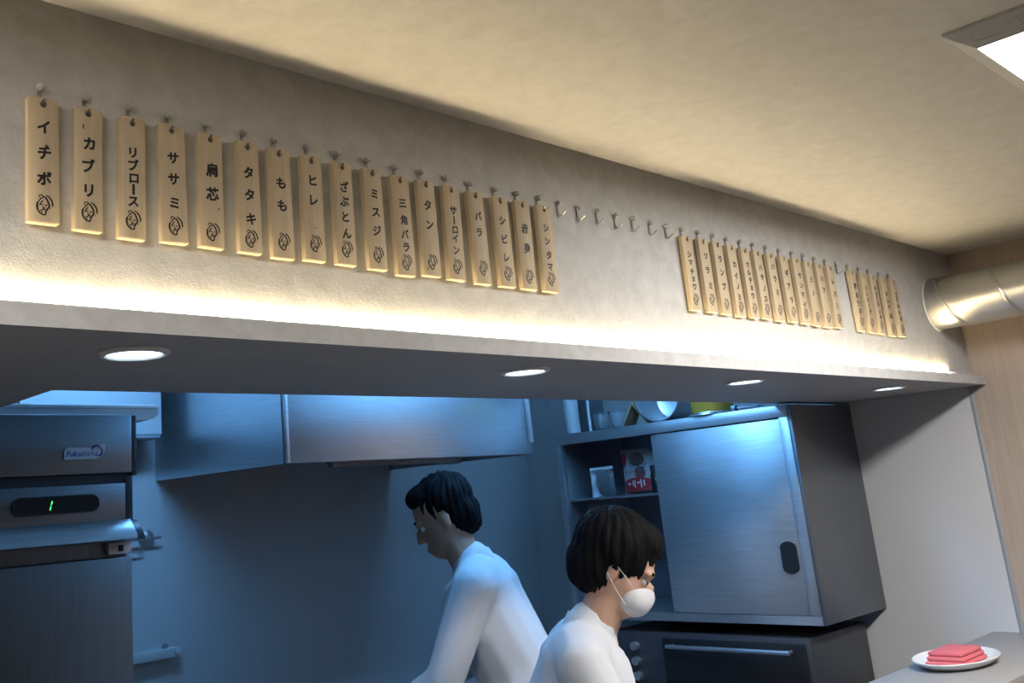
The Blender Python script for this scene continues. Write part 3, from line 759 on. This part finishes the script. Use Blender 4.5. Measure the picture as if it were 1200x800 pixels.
# clear bag at the far end of the open half
t = empty('clear_packet', (3.50, 2.655, z(-.0215))); tag(t, 'clear film packet standing at the far end of the open cabinet', 'packet')
vs2 = [(x*1.2, y*.75, zz*.62) for x, y, zz in vs_packet]
MB().add(vs2, fs_packet, 0, True).build('film_body', M['glass'], t)
MB().box(-.0012, .0012, -.060, .060, .1135, .124).build('top_seal', M['white'], t)

# ------------------------------------------------------------------ worktable and added dark oven below the cabinet
t = empty('work_table', (3.58, 2.35, 0)); tag(t, 'stainless work table along the right kitchen wall', 'table')
MB().bbox(-.28,.299,-.72,.85,.80,.84,.004).build('table_top', M['steeldark'], t)
for (a, b2) in ((-.25,-.69),(.26,-.69),(-.25,.80),(.26,.80)):
    MB().tube([(a,b2,0),(a,b2,.7995)], .019, 12).build('leg', M['steel'], t)
MB().bbox(-.26,.27,-.70,.82,.20,.225,.003).build('under_shelf', M['steeldark'], t)
t = empty('oven', (3.62, 2.20, .8405)); tag(t, 'black oven added to fill the dark band below the wall cabinet', 'oven')  # invented appliance, only fills the dark band under the cabinet
MB().bbox(-.20,.24,-.40,.45,.02,.235,.012).build('oven_body', M['dark'], t)
MB().bbox(-.212,-.2005,-.38,.20,.05,.215,.004).build('oven_door', M['black'], t)
MB().tube([(-.245,-.34,.19),(-.245,.16,.19)], .008, 10).build('door_handle', M['steel'], t)
for yy in (-.33, .15): MB().tube([(-.245,yy,.19),(-.2125,yy,.19)], .006, 8).build('handle_post', M['steel'], t)
for k in range(3): MB().lathe([(.018,-.2005),(.016,-.222),(0,-.222)], 16, (0,.33,.07+.055*k), 'x').build('knob', M['steel'], t)
for (a, b2) in ((-.17,-.36),(.2,-.36),(-.17,.41),(.2,.41)): MB().lathe([(.014,0),(.014,.0195)], 12, (a,b2,0)).build('foot', M['black'], t)

# tray with pink cloth on the counter
t = empty('serving_tray', (3.24, 1.262, 1.0505)); tag(t, 'pale oval tray on the counter against the white wall', 'tray')
prf = [(0,.0),(.115,.0),(.14,.012),(.150,.020),(.146,.022),(.135,.015),(.112,.005),(0,.005)]
o = MB().lathe(prf, 40).build('tray_body', M['white'], t); o.data.transform(Matrix.Diagonal((1.15,.70,1,1)))
o = MB().tube([(.15*1.15*math.cos(a*PI/20), .15*.70*math.sin(a*PI/20), .0215) for a in range(40)], .002, 6, closed=True).build('tray_rim', M['white'], t)
t = empty('pink_cloth', (3.24, 1.262, 1.056)); tag(t, 'folded pinkish red cloth lying on the pale oval tray', 'cloth')
for k in range(3):
    b2 = .09-.006*k
    MB().bbox(-b2, b2, -.055+.004*k, .055-.003*k, .0125*k, .0125*k+.0120, .005).build('fold_layer', M['pink'], t)

# small leaf tip hanging under the soffit line
pz = on_cab(642, 478, 3.1)
t = empty('paper_corner', (pz.x, pz.y, pz.z)); tag(t, 'dark folded paper corner hanging between hood and cabinet', 'paper')
pcn = MB().add([(0,0,0),(-.03,.01,.10),(.0,-.004,.11),(.05,.012,.10)], [(0,1,2),(0,2,3)])
pcn.add([(0,.002,0),(-.03,.012,.10),(.0,-.002,.11),(.05,.014,.10)], [(0,2,1),(0,3,2)])
o = pcn.build('paper_sheet', M['dark'], t)
MB().tube([(0,-.003,.11),(0,.0,CEIL_Z-pz.z-.0005)], .0008, 6).build('hanging_string', M['white'], t)

# ------------------------------------------------------------------ people
def blob(parts, voxel, smooth=3):
    bm = bmesh.new()
    for p in parts:
        if p[0] == 'cap':
            _, a, ra, b, rb = p; tmp = bmesh.new()
            for c, r in ((a, ra), (b, rb)):
                bmesh.ops.create_icosphere(tmp, subdivisions=2, radius=r, matrix=Matrix.Translation(c))
            r = bmesh.ops.convex_hull(tmp, input=tmp.verts[:])
            bmesh.ops.delete(tmp, geom=list({e for e in r['geom_interior'] if isinstance(e, bmesh.types.BMVert)}), context='VERTS')
        else:
            _, mat, rad = p; tmp = bmesh.new()
            bmesh.ops.create_icosphere(tmp, subdivisions=3, radius=1, matrix=mat @ Matrix.Diagonal((*rad, 1)))
        me = bpy.data.meshes.new('tmp'); tmp.to_mesh(me); tmp.free(); bm.from_mesh(me); bpy.data.meshes.remove(me)
    me = bpy.data.meshes.new('blob'); bm.to_mesh(me); bm.free()
    o = bpy.data.objects.new('blob', me); C.objects.link(o)
    r = o.modifiers.new('r', 'REMESH'); r.mode = 'VOXEL'; r.voxel_size = voxel; r.use_smooth_shade = True
    s = o.modifiers.new('s', 'SMOOTH'); s.iterations = smooth; s.factor = 0.5
    dg = bpy.context.evaluated_depsgraph_get()
    out = bpy.data.meshes.new_from_object(o.evaluated_get(dg))
    bpy.data.objects.remove(o); bpy.data.meshes.remove(me)
    for p in out.polygons: p.use_smooth = True
    return out
def person(name, loc, face, label, lean, head_pitch, head_yaw, mask, hair_big, size, lift):
    """local frame: +x is where the person faces, +y their left, z up"""
    V = Vector
    t = empty(name, loc, math.atan2(face[1], face[0])); tag(t, label, 'person'); t.scale = (size,)*3
    hip = V((-.02,0,.90)); waist = V((lean*.30-.02,0,1.05)); chest = V((lean*.75,0,1.24)); neck = V((lean,0,1.385))
    skull = neck + V((.045 + .05*math.sin(head_pitch), 0, .135))
    H = Matrix.Translation(skull) @ Matrix.Rotation(head_yaw, 4, 'Z') @ Matrix.Rotation(head_pitch, 4, 'Y')
    def E(c, r, rot=None):
        m = H @ Matrix.Translation(c)
        if rot: m = m @ rot
        return ('ell', m, r)
    head = [E((-.008,0,.035),(.098,.078,.088)), E((.012,0,-.03),(.080,.066,.085)), E((.045,0,-.085),(.045,.045,.035)),
            E((.096,0,-.020),(.016,.011,.022)), E((.104,0,-.034),(.014,.014,.010)), E((.080,0,.020),(.020,.055,.014)),
            E((.092,0,-.066),(.010,.022,.006)), E((.090,0,-.078),(.010,.019,.006)),
            E((-.005,.078,-.012),(.017,.008,.031)), E((-.005,-.078,-.012),(.017,.008,.031))]
    body = [('cap', neck+V((-.01,0,-.03)), .058, skull+V((-.02,0,-.05)), .055)] + head
    body += [('cap', hip+V((0,.07,0)), .10, hip+V((0,-.07,0)), .10), ('cap', hip, .115, waist, .105), ('cap', waist, .105, chest, .115),
             ('cap', chest+V((0,.09,.03)), .075, chest+V((0,-.09,.03)), .075), ('cap', chest, .11, neck+V((-.01,0,-.03)), .06)]
    coat = [('cap', hip+V((0,.07,-.08)), .135, hip+V((0,-.07,-.08)), .135), ('cap', hip+V((0,.04,0)), .135, waist+V((0,.03,0)), .128),
            ('cap', hip+V((0,-.04,0)), .135, waist+V((0,-.03,0)), .128),
            ('cap', waist+V((0,.03,0)), .126, chest+V((0,.05,0)), .130), ('cap', waist+V((0,-.03,0)), .126, chest+V((0,-.05,0)), .130),
            ('cap', chest+V((-.01,.06,.03)), .112, chest+V((-.01,-.06,.03)), .112),
            ('cap', chest+V((-.01,0,.04)), .11, neck+V((-.018,0,-.03)), .070), ('cap', neck+V((-.02,0,-.035)), .068, neck+V((-.014,0,-.008)), .066)]
    trou = []
    for s in (1, -1):
        sh = chest + V((-.005, .175*s, .065)); el = sh + V((.10, .055*s, -.25)); wr = el + V((.20-.5*lift, -.09*s-.3*lift*s, -.10-.5*lift))
        body += [('cap', chest+V((0,.1*s,.06)), .06, sh, .052), ('cap', sh, .050, el, .040), ('cap', el, .040, wr, .026)]
        coat += [('cap', chest+V((-.005,.07*s,.075)), .085, sh, .070), ('cap', neck+V((-.02,.03*s,-.05)), .055, sh, .062), ('cap', sh, .070, el, .058), ('cap', el, .058, wr+V((-.03,.012*s,.012)), .042)]
        # hand: palm, four unequal bent fingers and a thumb from the side of the palm
        d = (wr-el).normalized(); side = V((0,0,1)).cross(d).normalized(); upv = d.cross(side)
        palm_m = Matrix.Translation(wr + d*.045)
        rot = Matrix((d, side, upv)).transposed().to_4x4()
        body += [('cap', wr, .026, wr+d*.02, .024), ('ell', palm_m @ rot, (.050,.042,.016))]
        for k, (off, ln) in enumerate(((.030,.070),(.010,.080),(-.010,.074),(-.030,.058))):
            p0 = wr + d*.080 + side*off; p1 = p0 + d*ln*.5 - upv*.006; p2 = p1 + d*ln*.30 - upv*.022; p3 = p2 + d*ln*.12 - upv*.020
            body += [('cap', p0, .0092, p1, .0086), ('cap', p1, .0086, p2, .0080), ('cap', p2, .0080, p3, .0070)]
        q0 = wr + d*.030 - side*s*-.030*-1; q1 = q0 + d*.030 - side*s*.030; q2 = q1 + d*.030 - side*s*.006 - upv*.008
        body += [('cap', q0, .012, q1, .0105), ('cap', q1, .0105, q2, .0085)]
        hj = hip + V((0,.085*s,-.03)); kn = V((.03,.10*s,.48)); an = V((-.01,.105*s,.09)); toe = V((.14,.115*s,.035))
        body += [('cap', hj, .085, kn, .055), ('cap', kn, .054, an, .036), ('cap', an+V((-.03,0,-.04)), .036, toe, .030)]
        trou += [('cap', hj, .100, kn, .070), ('cap', kn, .070, an+V((0,0,-.01)), .056)]
    bme = blob(body, .0065, 2); bme.materials.append(M['skin']); link('body', bme, t)
    cme = blob(coat, .010, 4); cme.materials.append(M['coat']); co = link('coat', cme, t); co['label'] = 'white cotton work jacket'
    co2 = MB().lathe([(.074,-.030),(.067,.010),(.0655,.0125),(.064,.010),(.066,-.030)], 28).build('collar', M['coat'], co)
    co2.data.transform(Matrix.Translation(neck + V((-.012,0,-.004))) @ Matrix.Rotation(R(22), 4, 'Y') @ Matrix.Diagonal((1.0,.96,1,1)))
    tme = blob(trou + [('cap', hip+V((0,.07,-.04)), .118, hip+V((0,-.07,-.04)), .118)], .012, 3); tme.materials.append(M['apron']); link('trousers', tme, t)
    for s in (1, -1):
        sm = blob([('cap', V((-.035,.105*s,.045)), .042, V((.12,.115*s,.036)), .040), ('cap', V((.12,.115*s,.036)), .040, V((.165,.118*s,.030)), .030)], .009, 3)
        for v in sm.vertices: v.co.z = max(0.001, v.co.z)
        sm.materials.append(M['black']); link('shoe', sm, t)
    g = .012 if hair_big else 0
    hair = [E((-.024,0,.048),(.098+g,.088+g,.090+g)), E((-.052,0,-.01),(.064+g,.080+g,.075+g)), E((.030,0,.086),(.060,.070,.040+g)), E((-.060,0,-.055),(.042,.062,.035))]
    if hair_big: hair += [E((.055,.03,.075),(.045,.04,.030)), E((-.005,.070,.035),(.035,.022,.045)), E((-.005,-.070,.035),(.035,.022,.045))]
    hme = blob(hair, .006, 2)
    Hi = H.inverted()
    for v in hme.vertices:
        q = Hi @ v.co; az = math.atan2(q.y, q.x + .03 + .35*q.z); el2 = q.z*30
        nn = (q - V((-.02, 0, 0))).normalized()
        k = .0032*math.sin(23*az + 1.3*math.sin(el2)) + .0024*math.sin(41*az + el2*.7 + 2) + .002*math.sin(el2*1.9 + 9*az)
        v.co = H @ (q + nn*k)
    hme.materials.append(M['hair']); link('hair', hme, t)
    for s in (1, -1):
        ey = blob([E((.0765,.031*s,-.003),(.010,.013,.008))], .004, 1); ey.materials.append(M['white']); e = link('eye', ey, t)
        pu = blob([E((.0858,.031*s,-.003),(.003,.006,.006))], .0025, 1); pu.materials.append(M['black']); link('pupil', pu, e)
        bw = blob([E((.091,.032*s,.024),(.006,.022,.005))], .004, 1); bw.materials.append(M['hair']); link('eyebrow', bw, t)
    if mask:
        mm = blob([E((.068,0,-.058),(.052,.066,.046)), E((.100,0,-.045),(.024,.022,.034))], .007, 3); mm.materials.append(M['maskm']); mo = link('face_mask', mm, t)
        for s in (1, -1):
            lp = [H @ V(q) for q in ((.06,.064*s,-.03),(.02,.080*s,-.005),(-.012,.088*s,.012),(-.018,.088*s,-.02),(.02,.078*s,-.05),(.055,.06*s,-.075))]
            MB().tube(lp, .0016, 6).build('ear_loop', M['maskm'], mo)
    return t
person('person', (2.53, 2.31, 0), (-.55, .83), 'person in white jacket bowed left under the range hood', .155, R(24), R(8), False, False, 1.04, 0)
person('person', (1.955, 1.775, 0), (.66, -.75), 'person in white jacket and face mask looking down before the cabinet', .185, R(30), R(-4), True, True, .945, .12)
